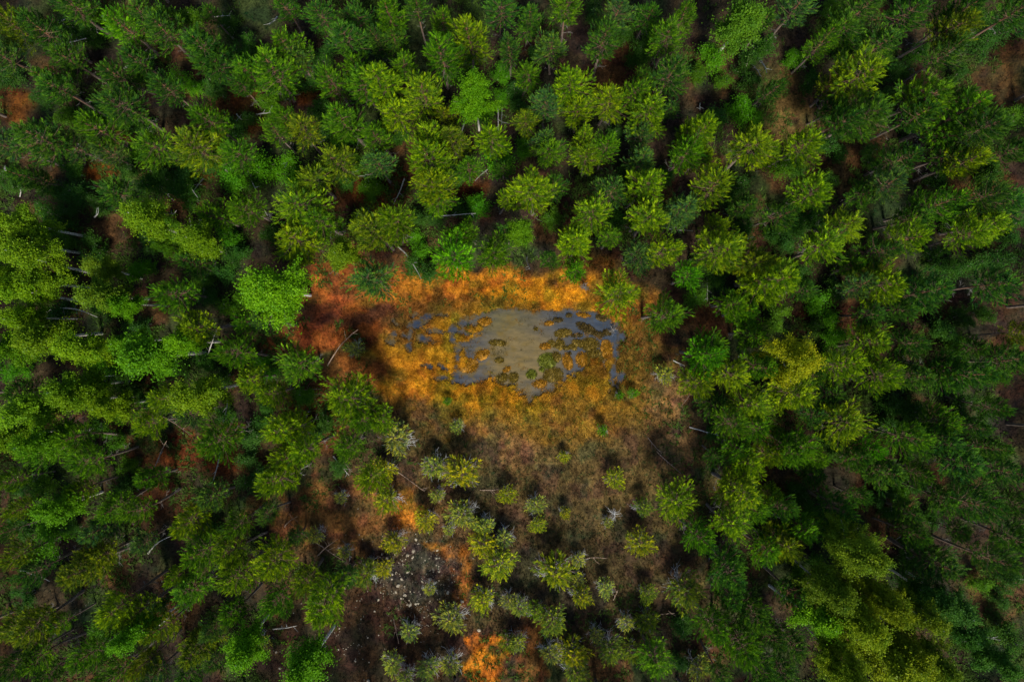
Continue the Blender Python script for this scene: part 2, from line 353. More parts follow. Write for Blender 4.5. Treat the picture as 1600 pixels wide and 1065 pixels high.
def make_pine(seed, h, cb, R, nwh, nbr, step, nb, bl, bw, dead, dead_len, slen=(0.28, 0.5)):
    r = np.random.default_rng(seed)
    bend = r.normal(0, 0.018 * h, 2)
    def axis_at(z): return np.array([bend[0] * math.sin(z / h * 3), bend[1] * math.sin(z / h * 2.4 + 0.4) - bend[1] * math.sin(0.4), z])
    zs = np.linspace(-0.35, h * 0.985, 9)
    rad = 0.0135 * h * (1 - 0.9 * np.clip(zs / h, 0, 1)) + 0.006
    tv, tf = tubes([(np.array([axis_at(z) for z in zs]), rad)], 7)
    limbs, P, D, L = [], [], [], []
    az_mul = 0.72 + 0.5 * r.random(7)
    for w in range(nwh):
        t = (w + 0.4 * r.random()) / nwh
        z = h * (cb + (0.97 - cb) * t)
        prof = R * (1 - t) ** 0.62 * min(1, 0.62 + 1.3 * t) + 0.12
        k = max(3, int(round(nbr * (0.8 + 0.4 * r.random()) * (1 - 0.35 * t))))
        a0 = r.random() * 6.28
        for b in range(k):
            az = a0 + b * 2 * math.pi / k + r.normal(0, 0.22)
            ln = prof * az_mul[int((az % 6.283) / 6.283 * 7) % 7] * (0.58 + 0.72 * r.random())
            rise = math.radians(8 + 50 * t + r.normal(0, 8))
            d0 = np.array([math.cos(az) * math.cos(rise), math.sin(az) * math.cos(rise), math.sin(rise)])
            s = np.linspace(0, 1, 5)
            pts = axis_at(z)[None, :] + d0[None, :] * (s * ln)[:, None] + np.array([0, 0, 1.0])[None, :] * (0.20 * ln * s ** 2.2)[:, None]
            limbs.append((pts, np.linspace(0.012 + 0.010 * ln, 0.006, 5)))
            tang = unit(np.gradient(pts, axis=0)); lat = np.array([-math.sin(az), math.cos(az), 0])
            q = 0.30
            while q < 1.02:
                c = np.array([np.interp(q, s, pts[:, i]) for i in range(3)]); tg = np.array([np.interp(q, s, tang[:, i]) for i in range(3)])
                for sg in ((-1, 1) if q < 0.93 else (0,)):
                    side_l = sg * (0.07 + 0.26 * ln * (1.05 - q)) * (0.4 + 0.9 * r.random())
                    pp = c + lat * side_l * 0.75 + tg * abs(side_l) * 0.35 + np.array([0, 0, abs(side_l) * 0.1])
                    dd = tg * 0.9 + lat * sg * 0.55 + np.array([0, 0, 0.42 + 0.3 * r.random()]) + r.normal(0, 0.16, 3)
                    P.append(pp); D.append(dd); L.append(r.uniform(*slen))
                q += step / ln * (0.8 + 0.4 * r.random())
    for _ in range(5):                                                   # leader shoots
        P.append(axis_at(h * 0.95)); D.append(np.array([r.normal(0, .35), r.normal(0, .35), 1.0])); L.append(0.5)
    P = np.array(P); D = unit(np.array(D)); L = np.array(L)
    nv, nf, nc = blades(P, D, L, r, nb, bl, bw, np.array((0.25, 0.54, 0.80)), np.array((3.3, 2.6, 0.75)))
    lv, lf_ = tubes(limbs, 4)
    zc_ = np.linspace(h * cb * 0.12, h * cb * 1.1, 8)                    # core tube hidden inside the trunk, joins the bare branches into one piece
    dl = [(np.array([axis_at(z) for z in zc_]), np.full(8, 0.0135 * h * 0.35))]
    for i in range(dead):
        z = h * cb * (0.18 + 0.85 * (i + 0.5) / dead); az = r.random() * 6.28; ln = dead_len * (0.5 + 0.7 * r.random())
        s = np.linspace(0, 1, 4); rise = r.normal(0.12, 0.22)
        d0 = np.array([math.cos(az), math.sin(az), rise])
        pts = axis_at(z)[None, :] + d0[None, :] * (s * ln)[:, None] + np.array([0, 0, 0.12 * ln])[None, :] * (s ** 2)[:, None] + r.normal(0, 0.02 * ln, (4, 3)) * s[:, None]
        dl.append((pts, np.array((1, 0.75, 0.5, 0.22)) * (0.010 + 0.009 * ln)))
        for _ in range(3 if dead_len < 1.0 else 5):
            q = 0.3 + 0.6 * r.random(); c = np.array([np.interp(q, s, pts[:, j]) for j in range(3)])
            az2 = az + r.choice((-1, 1)) * (0.5 + 0.5 * r.random()); l2 = ln * 0.42 * (0.5 + 0.7 * r.random())
            e = c + np.array([math.cos(az2), math.sin(az2), 0.35 * r.random()]) * l2
            dl.append((np.array([c, (c + e) / 2 + r.normal(0, .02, 3), e]), np.array((0.011, 0.009, 0.005))))
    dv, df = tubes(dl, 3)
    return dict(trunk=mesh_np('pine_trunk', tv, tf, M_PINEBARK, smooth=True), limbs=mesh_np('pine_limbs', lv, lf_, M_LIMB),
                crown=mesh_np('pine_needles', nv, nf, M_NEEDLE, nc), bare_branches=mesh_np('pine_bare_branches', dv, df, M_DEAD if h < 5 else M_OLDTWIG), h=h, R=R)

def make_birch(seed, h, cb, R, nl, ncl, per, leaf, stems=1, bark=None):
    r = np.random.default_rng(seed)
    tr, limbs, C, AX = [], [], [], []
    for sidx in range(stems):
        lean = r.normal(0, 0.05 * h, 2) if stems == 1 else r.normal(0, 0.14 * h, 2)
        hh = h * (1 if sidx == 0 else r.uniform(0.75, 0.97))
        base = r.normal(0, 0.14 if stems > 1 else 0.0, 2)
        def ax(z): 
            k = np.clip(z / hh, 0, 1); return np.array([base[0] + lean[0] * k ** 1.4, base[1] + lean[1] * k ** 1.4, z])
        zs = np.linspace(-0.35, hh * 0.98, 9)
        tr.append((np.array([ax(z) for z in zs]), (0.0125 * hh * (1 - 0.88 * np.clip(zs / hh, 0, 1)) + 0.008)))
        n_l = max(4, nl // stems)
        for i in range(n_l):
            t = (i + r.random()) / n_l
            z = hh * (cb + (0.95 - cb) * t); az = r.random() * 6.283 + i * 2.4
            ln = (R * (1 - t) ** 0.55 * min(1, 0.6 + 1.6 * t) * (0.45 + 0.8 * r.random()) + 0.15) * (1 if stems == 1 else 0.75)
            rise = math.radians(28 + 38 * t + r.normal(0, 8))
            d0 = np.array([math.cos(az) * math.cos(rise), math.sin(az) * math.cos(rise), math.sin(rise)])
            s = np.linspace(0, 1, 5)
            pts = ax(z)[None, :] + d0[None, :] * (s * ln)[:, None] - np.array([0, 0, 1.0])[None, :] * (0.16 * ln * s ** 2.5)[:, None]
            limbs.append((pts, np.linspace(0.014 + 0.012 * ln, 0.006, 5)))
            for _ in range(max(2, int(ncl / nl * (0.5 + ln / R)))):
                q = 0.35 + 0.68 * r.random() ** 0.7
                c = np.array([np.interp(min(q, 1), s, pts[:, j]) for j in range(3)]) + r.normal(0, 0.10 * R, 3) * np.array([1, 1, 0.6])
                C.append(c); AX.append(unit(np.array([math.cos(az), math.sin(az), -0.25]) + r.normal(0, 0.35, 3)))
    C = np.array(C); AX = np.array(AX); n = len(C)
    a, b = ortho(AX, r)
    sz = (0.17 if stems == 1 else R * 0.13) * (0.7 + 0.7 * r.random(n))
    g = r.normal(size=(n, per, 3)) * np.array([1.7, 0.85, 0.55])
    pos = C[:, None, :] + (g[..., 0:1] * AX[:, None, :] + g[..., 1:2] * a[:, None, :] + g[..., 2:3] * b[:, None, :]) * sz[:, None, None]
    nrm = unit(r.normal(size=pos.shape) * 0.75 + np.array([0, 0, 0.9])); u = unit(np.cross(nrm, r.normal(size=pos.shape))); v = np.cross(nrm, u)
    ls = leaf * (0.7 + 0.6 * r.random((n, per, 1)))
    V = np.stack([pos + u * ls, pos + v * ls * 0.62, pos - u * ls * 0.8, pos - v * ls * 0.62], 2).reshape(-1, 3)
    F = np.arange(n * per)[:, None] * 4 + np.array([[0, 1, 2, 3]])
    fr = np.clip(r.random((n, 1)) * 0.7 + r.random((n, per)) * 0.3, 0, 1)[..., None]
    c = np.array((0.60, 0.80, 0.85)) * (1 - fr) + np.array((1.75, 1.5, 0.9)) * fr
    if stems > 1:
        tv, tf = tubes(tr + limbs, 5)
        return dict(stems=mesh_np('shrub_stems', tv, tf, bark, smooth=True), crown=mesh_np('shrub_leaves', V, F, M_LEAF, np.repeat(c.reshape(-1, 3), 4, axis=0)), h=h, R=R)
    tv, tf = tubes(tr, 7); lv, lf_ = tubes(limbs, 4)
    return dict(trunk=mesh_np('birch_trunk', tv, tf, bark or M_BIRCHBARK, smooth=True), limbs=mesh_np('birch_limbs', lv, lf_, M_BTWIG),
                crown=mesh_np('birch_leaves', V, F, M_LEAF, np.repeat(c.reshape(-1, 3), 4, axis=0)), h=h, R=R)

PINES = [make_pine(100 + i, 10.0, cb, R, nw, nbr, 0.19, 22, 0.19, 0.036, 7, 0.85)
         for i, (cb, R, nw, nbr) in enumerate([(0.52, 1.75, 12, 6), (0.46, 1.6, 13, 6), (0.60, 1.9, 10, 7), (0.50, 1.4, 12, 6), (0.55, 2.0, 11, 7), (0.40, 1.35, 15, 6),
                                               (0.64, 1.7, 9, 7), (0.48, 1.8, 11, 6), (0.56, 1.5, 10, 6), (0.44, 1.9, 12, 6)])]
YOUNG = [make_pine(200 + i, 3.0, cb, R, nw, 6, 0.15, 14, 0.14, 0.032, dd, dl, (0.16, 0.30))
         for i, (cb, R, nw, dd, dl) in enumerate([(0.38, 0.95, 8, 16, 0.8), (0.44, 0.85, 7, 26, 0.85), (0.32, 1.05, 9, 12, 0.8), (0.50, 0.75, 6, 34, 0.8)])]
BIRCH = [make_birch(300 + i, 11.0, cb, R, nl, 330, 62, 0.072) for i, (cb, R, nl) in enumerate([(0.42, 2.1, 34), (0.48, 1.9, 30), (0.38, 2.3, 38), (0.45, 1.7, 32)])]
BIG_BIRCH = [make_birch(350 + i, 11.0, cb, R, nl, 560, 66, 0.075) for i, (cb, R, nl) in enumerate([(0.36, 3.2, 56), (0.42, 3.0, 50)])]
SHRUB = [make_birch(400 + i, 3.2, 0.18, 1.15, 22, 75, 80, 0.052, 3, M_BTWIG) for i in range(3)]

# ------------------------------------------------------------------ what stands where (read off the photograph, block by block)
K3 = 1183 / 400.0
# per block: (x, y, apparent diameter, kind+colour); kinds P pine, B birch, U leafy shrub, S young pine of the clearing
# colours y yellow-green, m mid-green, d dark green, g bright green, b grey-green, o olive
BLOCKS = {
(0, 0): "70,110,170,Po 170,130,150,Po 60,225,170,Pb 320,30,150,Pm 310,265,170,Pm 190,360,130,Pm 300,400,160,Pm 560,100,170,Pg 640,60,150,Pd 740,150,170,Pm 780,75,120,Pm 520,320,140,Pd 560,470,200,Pm 610,245,120,Pd 760,400,150,Pd 950,220,210,Po 1040,310,150,Pd 900,490,180,Pm 190,600,200,Pm 290,670,150,Pb 410,610,170,Pm 500,690,120,Pb 730,640,180,Pm 920,660,210,Po 1110,690,170,Pm 250,870,120,Ud 540,900,180,Pd 640,940,140,Pb 60,1010,210,By 620,1020,200,By 1000,1000,140,Pm 1150,970,140,Pm 850,930,150,Ud 450,930,90,Ud 700,850,150,Ud 1130,320,140,Py 1110,400,120,Pm 30,330,130,Ud 40,650,150,Pb 850,370,120,Ug 620,695,110,Ug 1050,830,160,Ug 350,130,150,Ud 1050,120,100,Ud 430,170,110,Ud 100,770,120,Pd 980,80,100,Pd 330,800,110,Ud",
(400, 0): "150,50,110,Pd 120,190,190,Pm 190,260,130,Pb 40,330,180,Py 290,70,150,Po 390,165,160,Pm 490,45,160,Po 600,20,150,Pm 720,80,120,Pm 560,150,130,Pd 650,150,130,Pd 840,90,130,Py 830,210,180,Py 990,160,170,Py 1130,60,160,Pd 1160,220,110,Pm 450,300,150,Py 580,300,180,Py 700,320,140,Pm 350,380,150,Pm 520,395,150,Pm 760,430,200,Py 650,495,180,Py 880,530,130,Po 1000,440,250,Bg 1120,340,110,Ug 150,520,130,Pm 410,530,170,Pm 190,640,170,Po 50,590,120,Pm 430,650,110,Ug 540,600,150,Pm 770,590,160,Py 340,720,150,Po 750,740,210,Py 900,640,150,Po 1080,640,170,Py 1090,720,170,Ug 60,770,160,Ug 160,800,130,Ug 240,830,160,Po 570,760,160,Pb 780,840,190,Py 840,910,150,Pm 200,960,230,Py 290,1010,160,Pm 640,1010,190,Py 480,1050,120,Py 1160,920,110,Py 940,810,120,Ud 1040,950,120,Ug 960,760,130,Pm 1150,780,100,Pd 1145,450,90,Ug 290,250,110,Ud 420,830,110,Ud 1060,540,100,Ud",
(800, 0): "60,50,120,Pd 260,50,160,Pm 480,50,150,Pb 640,20,120,Pm 800,60,140,Pm 190,210,150,Pb 400,210,150,Pm 750,180,160,Pm 770,330,160,Pm 610,370,120,Pd 1080,110,210,Bm 950,260,150,Ug 270,340,180,Py 50,345,130,Pm 150,470,150,Pb 330,520,150,Py 450,480,160,Py 560,450,130,Pm 650,540,180,Py 600,640,140,Pb 860,590,180,Py 740,500,100,Pb 1040,490,140,Ug 960,530,120,Ud 310,620,130,Py 200,680,150,Pm 150,640,110,Pb 50,690,90,Ug 350,750,130,Py 450,710,130,Pm 610,740,130,Pb 820,700,170,Pm 900,700,160,Py 1100,700,200,Py 100,870,230,Py 230,860,120,Pd 450,890,150,Pb 370,990,180,Py 630,870,160,Py 900,870,200,Py 800,950,170,Pb 620,1010,190,Py 960,1040,140,Py 60,1050,150,Bg 1140,560,100,Ug 30,450,110,Ud 40,550,110,Po 1100,250,100,Ud 520,800,90,Ud 700,800,110,Ud 1080,960,130,Pd",
(1200, 0): "10,120,110,Pm 140,40,170,Pb 310,130,180,Pm 260,190,140,Pm 120,270,100,Ug 440,60,150,Pm 670,70,180,Pm 560,200,170,Pd 830,120,180,Po 920,50,160,Py 1080,40,190,Pd 850,240,160,Pm 430,330,210,Py 330,400,150,Po 300,480,130,Pd 430,510,210,Pm 340,570,150,Pd 740,430,200,Pm 680,500,170,Pm 870,510,200,Py 985,590,210,Py 900,440,150,Pm 830,620,150,Pd 650,700,180,Pm 930,720,170,Py 820,700,140,Pd 580,860,160,Pb 480,880,130,Pd 160,670,190,Py 20,720,100,Py 190,890,200,Py 80,960,150,Pd 370,1000,180,Py 790,940,190,Py 680,990,150,Pm 1100,930,190,Py 1000,900,150,Pd 1010,1030,170,Py 1130,700,130,Pd 20,370,90,Pm 610,330,120,Ud 700,250,110,Ud 500,720,110,Ud 240,960,100,Ud",
(0, 350): "60,60,190,By 150,170,210,By 60,240,160,By 190,260,170,By 120,340,200,By 80,425,150,By 50,560,190,Bg 200,520,200,By 370,550,210,By 600,30,180,By 850,100,190,By 760,100,100,Bm 490,220,130,Bo 430,320,190,Bo 590,350,130,Bg 760,330,180,Pm 700,600,240,Bg 820,520,180,Bg 600,540,130,Bg 950,440,170,Py 1130,460,140,Pm 910,770,230,By 760,800,130,Py 330,750,210,By 170,870,190,By 380,840,190,By 510,830,140,By 200,990,190,Bg 60,1000,150,By 380,1020,160,Pm 560,890,150,Pm 690,920,150,Py 960,980,190,Pm 1060,600,160,Pm 1160,700,120,Py 70,680,130,Ug 480,400,130,Ud 650,190,130,Ug 430,120,130,Ud 1060,150,110,Ud 1120,120,100,Ud 480,650,140,Ug 850,210,130,Pd 870,860,150,Pb 90,790,130,Pd 640,460,110,Ud 330,230,90,Ud 1060,60,110,Ug",
(400, 350): "90,275,365,Bg 180,50,200,Py 390,110,160,By 545,80,200,Po 520,240,180,Pb 900,180,200,Pg 890,70,120,Pm 1090,120,170,Pm 750,100,110,Ug 650,20,150,Po 210,650,190,Pm 30,670,110,Ug 90,775,150,Py 470,570,80,Sb 450,790,210,Py 490,910,120,Pm 560,900,120,Py 640,980,150,Sb 110,970,190,Py 230,1030,170,Py 450,1030,150,Pm 930,940,65,Sb 880,820,45,Sg 40,440,130,Pb 560,30,120,Pm 1000,30,110,Pm 1150,30,100,Pd 980,60,90,Ud",
(800, 350): "290,80,180,Py 290,220,120,Pg 490,310,200,Py 560,140,150,Pb 700,170,180,Py 700,390,180,Pm 930,100,200,Py 810,260,130,Pg 1110,180,200,Po 1020,370,160,Pm 1090,410,150,Pm 700,690,90,Sb 900,600,180,Pg 960,530,170,Pm 890,730,170,Py 1000,650,170,Py 1090,850,180,Py 1010,880,160,Pm 1130,700,150,Pm 1050,1040,170,Pm 560,790,55,Sg 490,790,45,Sg 620,30,140,Pm 450,60,110,Pm 180,140,100,Pd 420,950,60,Sg 950,820,130,Pd 1160,960,140,Pm 1090,500,130,Pm 850,190,110,Pd",
(1200, 350): "60,200,230,Py 270,130,200,Py 510,110,150,Pm 680,75,160,Py 420,200,120,Pm 570,270,210,Py 80,590,265,By 260,390,150,Ug 310,530,130,Ug 980,40,180,Py 830,290,200,Py 1060,280,200,Py 480,400,140,Pm 450,320,130,Pb 700,520,180,Pm 500,570,180,Py 380,640,160,Py 520,720,170,Py 140,790,180,Py 290,800,130,Pm 930,720,190,Py 840,650,150,Pm 390,940,210,Py 140,1010,180,Pm 830,900,180,Pm 680,990,170,Pm 870,1030,160,Pm 1150,520,120,Po 1120,620,150,Pm 1100,840,130,Pd 700,700,150,Pd 20,940,80,Py 490,1040,120,Pg 150,330,110,Pd 790,170,110,Ud 230,700,110,Pd 980,560,110,Pd 620,400,110,Pd 250,900,120,Pd 560,850,120,Ud 1050,1040,120,Pd 960,960,110,Pd",
(0, 705): "220,270,165,Bg 210,430,180,Ug 70,280,110,Py 30,160,120,Pm 230,30,170,Pm 400,50,170,Pm 380,160,120,Py 60,480,150,Po 350,560,190,Po 470,510,160,Po 540,260,160,Pm 660,270,140,Pm 850,300,190,Py 960,220,150,Pb 900,460,170,Pm 1110,460,150,Py 1060,590,170,Py 1080,310,130,Pm 680,130,120,Pm 500,700,180,Py 620,760,180,Py 640,880,170,Bg 760,850,170,Po 120,810,200,Po 40,850,140,Po 300,800,110,Pm 850,640,170,Pm 790,590,100,Py 910,910,180,Po 1080,740,150,Pm 1090,935,190,Bg 200,980,150,Pm 520,1000,170,Pm 650,990,130,Po 360,1010,130,Pm 60,1000,150,Pd 700,1040,120,Pb 170,560,150,Pd 430,380,140,Pb 650,430,120,Pb 1000,980,120,Pb 850,1040,120,Pd 30,380,100,Pd 980,830,120,Pb 230,1040,110,Pd",
(400, 705): "170,50,170,Py 100,170,170,Py 530,120,160,Py 600,85,120,Sy 610,225,140,Sy 830,70,125,Sb 955,110,190,Sy 800,310,115,Sy 940,290,140,Sb 1160,200,95,Sy 640,410,115,Sy 885,365,55,Sb 835,200,70,Sb 1040,420,140,Sy 1050,350,110,Sb 1130,520,170,Sy 500,570,140,Sm 590,560,95,Sy 530,520,60,Sb 80,500,180,Py 200,600,150,Po 320,740,200,Py 90,700,160,Pm 390,600,110,Pb 1050,690,130,Sy 700,840,105,Sb 890,770,140,Sb 800,640,60,Sb 630,980,110,Sb 905,990,100,Sb 800,1020,115,Sb 240,1000,200,Bg 265,390,85,Sb 390,205,60,Sb 20,900,90,Sb 1160,900,95,Sm 40,330,110,Pb 1140,400,90,Sb 150,430,100,Pb 690,1040,80,Sb 1170,690,80,Sb 410,470,70,Sb",
(800, 705): "235,25,62,Sy 470,130,105,Sy 112,250,95,Sb 115,335,85,Sy 240,285,60,Sy 437,325,50,Sb 595,260,95,Sm 600,430,140,Sy 770,230,230,Py 860,420,135,Pm 200,570,200,Sy 310,500,80,Sb 315,680,115,Sy 305,600,70,Sb 430,630,85,Sb 620,650,95,Sm 785,640,190,Sm 35,730,90,Sb 110,745,105,Sm 200,790,150,Sm 270,930,170,Sy 170,930,120,Sb 290,1030,150,Sm 530,790,85,Sb 630,790,130,Sm 385,850,75,Sb 460,920,140,Sm 640,970,210,Py 850,990,110,Sb 25,880,100,Sb 1090,50,170,Py 1080,190,180,Py 1010,350,180,Py 1130,270,150,Pm 1160,430,150,Pm 1010,680,180,Pm 1130,760,180,Pm 940,810,140,Pm 1050,900,190,Py 1090,560,170,Pd 960,20,110,Pd 1000,520,110,Pd 960,1000,120,Pb 560,930,120,Sm 1120,1010,150,Pd",
(1200, 705): "30,60,130,Py 100,15,150,Pm 20,200,90,Py 310,240,170,Pm 180,370,170,Pm 90,300,130,Pd 560,100,180,Pm 870,60,200,Py 960,240,200,Pm 800,200,130,Pd 1120,110,170,Py 1130,390,170,Pm 80,480,190,Po 450,460,300,Bo 770,480,190,Pm 1010,510,180,Pm 280,640,210,Bo 500,690,220,By 430,800,240,By 590,900,260,By 350,960,210,By 830,1010,210,Bo 170,800,190,Bg 690,760,170,Bo 560,1035,190,By 790,690,190,Bd 910,720,170,Bd 880,830,150,Bd 690,620,150,Ud 1080,980,200,Bd 40,900,150,Pm 100,650,150,Pm 130,930,140,Pd 1150,860,150,Ud 650,280,120,Pd 680,380,130,Pd 560,300,110,Ud 880,370,120,Pd 430,210,100,Pd 60,1030,130,Pd 260,110,130,Pd 230,40,120,Pm 700,90,110,Pd 1150,250,120,Pd 420,40,120,Pd",
}
TREES = []
for (ox, oy), txt in BLOCKS.items():
    for it in txt.split():
        x, y, d, k = it.split(',')
        TREES.append(dict(px=ox + float(x) / K3, py=oy + float(y) / K3, d=float(d) / K3, kind=k[0], c=k[1]))
# sanity: drop near-doubles where two blocks overlap
keep = []
for t in TREES:
    if all(math.hypot(t['px'] - k['px'], t['py'] - k['py']) > 0.30 * min(t['d'], k['d']) for k in keep): keep.append(t)
TREES = keep
for t in TREES:                      # outer pines recoloured darker: the lens's edge falloff painted into the foliage
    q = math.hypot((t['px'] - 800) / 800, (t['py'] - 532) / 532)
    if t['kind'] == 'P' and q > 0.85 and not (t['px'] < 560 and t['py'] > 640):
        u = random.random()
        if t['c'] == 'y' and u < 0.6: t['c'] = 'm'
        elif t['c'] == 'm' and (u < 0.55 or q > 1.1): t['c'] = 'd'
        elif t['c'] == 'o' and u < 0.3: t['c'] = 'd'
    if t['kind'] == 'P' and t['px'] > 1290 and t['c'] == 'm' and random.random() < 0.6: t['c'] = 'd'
    if t['px'] > 1230 and t['py'] > 890 and t['kind'] == 'B' and t['c'] in 'yo': t['d'] *= 1.2

# understorey: low dark shrubs and saplings that close the gaps between the pines
OPEN = [(800, 560, 260, 150), (850, 800, 300, 260), (620, 930, 190, 190), (540, 790, 110, 60), (540, 500, 110, 60), (1232, 172, 50, 60), (300, 705, 80, 30), (1560, 120, 45, 60)]
fr_ = random.Random(5); nfill = 0
for _ in range(9000):
    if nfill >= 150: break
    x, y = fr_.uniform(4, 1596), fr_.uniform(4, 1061)
    if any(((x - a) / c) ** 2 + ((y - b) / d) ** 2 < 1 for a, b, c, d in OPEN): continue
    if x < 1100 and fr_.random() < 0.45: continue
    if x < 560 and y > 640 and fr_.random() < 0.5: continue
    if min(math.hypot(x - t['px'], y - t['py']) - 0.34 * t['d'] for t in TREES) < 13: continue
    TREES.append(dict(px=x, py=y, d=fr_.uniform(30, 48), kind='U', c=fr_.choice('dddm'))); nfill += 1
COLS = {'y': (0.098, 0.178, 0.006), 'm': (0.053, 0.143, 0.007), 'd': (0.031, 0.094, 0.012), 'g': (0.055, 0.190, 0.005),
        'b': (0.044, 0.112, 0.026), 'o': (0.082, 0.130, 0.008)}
ADJ = {'y': 'yellow-green', 'm': 'mid-green', 'd': 'dark green', 'g': 'bright green', 'b': 'grey-green', 'o': 'olive'}
LAND = [('bog pond', 815, 540), ('big bright birch', 430, 443), ('yellow-crowned birch', 1227, 549), ('bare tan grass patch', 1232, 172),
        ('bright orange moss patch', 757, 1042), ('round lush birch', 738, 149), ('twin white leaning logs', 1185, 105), ('pale lichen field', 655, 905),
        ('long crooked log', 505, 855), ('yellow birch clump', 1380, 985), ('tall birch stand', 50, 450), ('crossed white logs', 300, 290),
        ('brown heath opening', 560, 800), ('orange opening', 482, 132), ('brown open strip', 1560, 130), ('bent white birch limb', 1350, 862),
        ('lone white-tufted sapling', 1037, 583), ('long leaning trunk', 725, 215), ('red-brown opening', 300, 705), ('shaded tan clearing', 1550, 935)]
def sector(dx, dy):
    a = math.degrees(math.atan2(-dy, dx)) % 360
    return ['right of', 'upper right of', 'above', 'upper left of', 'left of', 'lower left of', 'below', 'lower right of'][int(((a + 22.5) % 360) // 45)]
ORD = ['nearest', 'second', 'third', 'fourth', 'fifth', 'sixth', 'seventh', 'eighth', 'ninth', 'tenth', 'eleventh', 'twelfth', 'thirteenth', 'fourteenth', 'fifteenth', 'sixteenth']
def where_labels(items, noun):
    """items with px,py -> unique phrases counted outward from a landmark"""
    buckets = {}
    for t in items:
        l = min(LAND, key=lambda q: math.hypot(q[1] - t['px'], q[2] - t['py']))
        buckets.setdefault((l[0], sector(t['px'] - l[1], t['py'] - l[2])), []).append((math.hypot(l[1] - t['px'], l[2] - t['py']), id(t), t))
    for (ln, sec), b in buckets.items():
        b.sort()
        for i, (_, _, t) in enumerate(b):
            t['where'] = f'{ORD[min(i, 15)]} {noun} {sec} the {ln}'

NAMES = {'P': ('pine_tree', 'pine', 'tree', 'pines of the forest round the bog'), 'B': ('birch_tree', 'birch', 'tree', 'birches among the pines'),
         'U': ('leafy_shrub', 'leafy shrub', 'shrub', 'leafy shrubs under the pines'), 'S': ('young_pine', 'young pine', 'tree', 'young pines on the open heath')}
for k in 'PBUS': where_labels([t for t in TREES if t['kind'] == k], NAMES[k][1])

SPECIAL = {  # photo position -> label
    (430, 443): 'largest bright yellow-green birch, standing left of the bog pond', (1227, 549): 'birch with the most yellow crown, on the right side',
    (738, 149): 'round lush bright green birch among pines near the top middle', (820, 355): 'small vivid green birch just above the pond',
    (653, 250): 'star-shaped yellow-green pine with pale spreading branches, upper middle', (1037, 583): 'lone white-tufted young pine right of the pond',
    (723, 742): 'broadest yellow-green young pine on the heath below the pond', (1060, 783): 'large bright pine on the right edge of the clearing',
    (368, 1021): 'rounded lime green birch near the bottom edge, left of middle', (481, 1043): 'bright green birch with a grey snag behind, bottom edge',
    (1352, 860): 'olive birch showing a forked white limb, lower right', (1400, 1009): 'brightest yellow birch of the big clump at lower right',
    (74, 796): 'vivid green birch near the lower left edge'}
def build_tree(t, i):
    r = np.random.default_rng(1000 + i)
    d = t['d'] * G; k = t['kind']
    if k == 'P': h = min(11.0, max(5.5, 1.8 * d + 2.9)) * r.uniform(0.82, 1.16); tp = PINES[i % len(PINES)]; zc = 0.80
    elif k == 'B': h = min(12.5, max(6.0, 1.8 * d + 4.2)) * r.uniform(0.93, 1.07); tp = BIG_BIRCH[i % 2] if d > 4.6 else BIRCH[i % len(BIRCH)]; zc = 0.74
    elif k == 'U': h = max(2.2, 0.75 * d + 0.9) * r.uniform(0.9, 1.15); tp = SHRUB[i % len(SHRUB)]; zc = 0.65
    else:
        h = max(1.3, 0.85 * d + 0.55) * r.uniform(0.9, 1.1); zc = 0.7
        tp = YOUNG[(1, 3)[i % 2]] if t['c'] == 'b' else YOUNG[(0, 2)[i % 2]]
    if k == 'P' and 640 < t['px'] < 1085 and t['py'] > 640: h = min(h, 6.0)
    zt = h * zc
    x, y = ground_xy(t['px'], t['py'], zt)
    dia = d * (H - zt) / H
    lean = r.normal(0, 0.035, 2)
    x -= lean[1] * zt; y += lean[0] * zt
    sz = h / tp['h']; sr = dia / (2 * tp['R']) * (1.08 if k != 'P' else (1.12 if t['px'] < 560 and t['py'] > 640 else 1.2))
    sr = min(max(sr, 0.6 * sz if k in 'PB' else 0.3 * sz), 1.7 * sz)
    nm, noun, cat, grp = NAMES[k]
    e = link(bpy.data.objects.new(nm, None))
    e.location = (x, y, float(ground_z(np.array([x]), np.array([y]))[0]) - 0.03)
    e.empty_display_size = 0.5
    e.rotation_euler = (lean[0], lean[1], r.random() * 6.283)
    e.scale = (sr, sr, sz)
    size = 'small' if t['d'] < 44 else ('broad' if t['d'] > 66 else 'mid-sized')
    lab = f"{size} {ADJ[t['c']]} {noun}, {t['where']}" if k != 'S' else f"{ADJ[t['c']]} {noun}, {t['where']}"
    tag(e, lab, cat, grp)
    t['obj'] = e
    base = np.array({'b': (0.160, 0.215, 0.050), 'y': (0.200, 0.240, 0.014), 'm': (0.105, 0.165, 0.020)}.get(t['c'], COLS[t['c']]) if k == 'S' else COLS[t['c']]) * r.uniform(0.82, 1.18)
    if k == 'B': base = base * np.array({'g': (1.45, 1.10, 1), 'y': (1.10, 1.15, 1), 'o': (1.05, 1.15, 1)}.get(t['c'], (1, 1, 1)))
    if k == 'P' and t['c'] == 'y': base = base * 1.05
    if math.hypot(t['px'] - 1227, t['py'] - 549) < 6: base = np.array((0.225, 0.245, 0.006))            # the yellow birch
    if k == 'B' and t['px'] > 1300 and t['py'] > 930 and t['c'] == 'y': base = np.array((0.128, 0.195, 0.007)) * r.uniform(0.9, 1.15)
    base = base * np.array((r.uniform(0.88, 1.12), 1, r.uniform(0.8, 1.3)))
    for part in ('trunk', 'stems', 'limbs', 'bare_branches', 'crown'):
        if part not in tp: continue
        o = link(bpy.data.objects.new(part, tp[part]), e)
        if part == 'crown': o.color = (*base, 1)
    return e
for i, t in enumerate(TREES): build_tree(t, i)
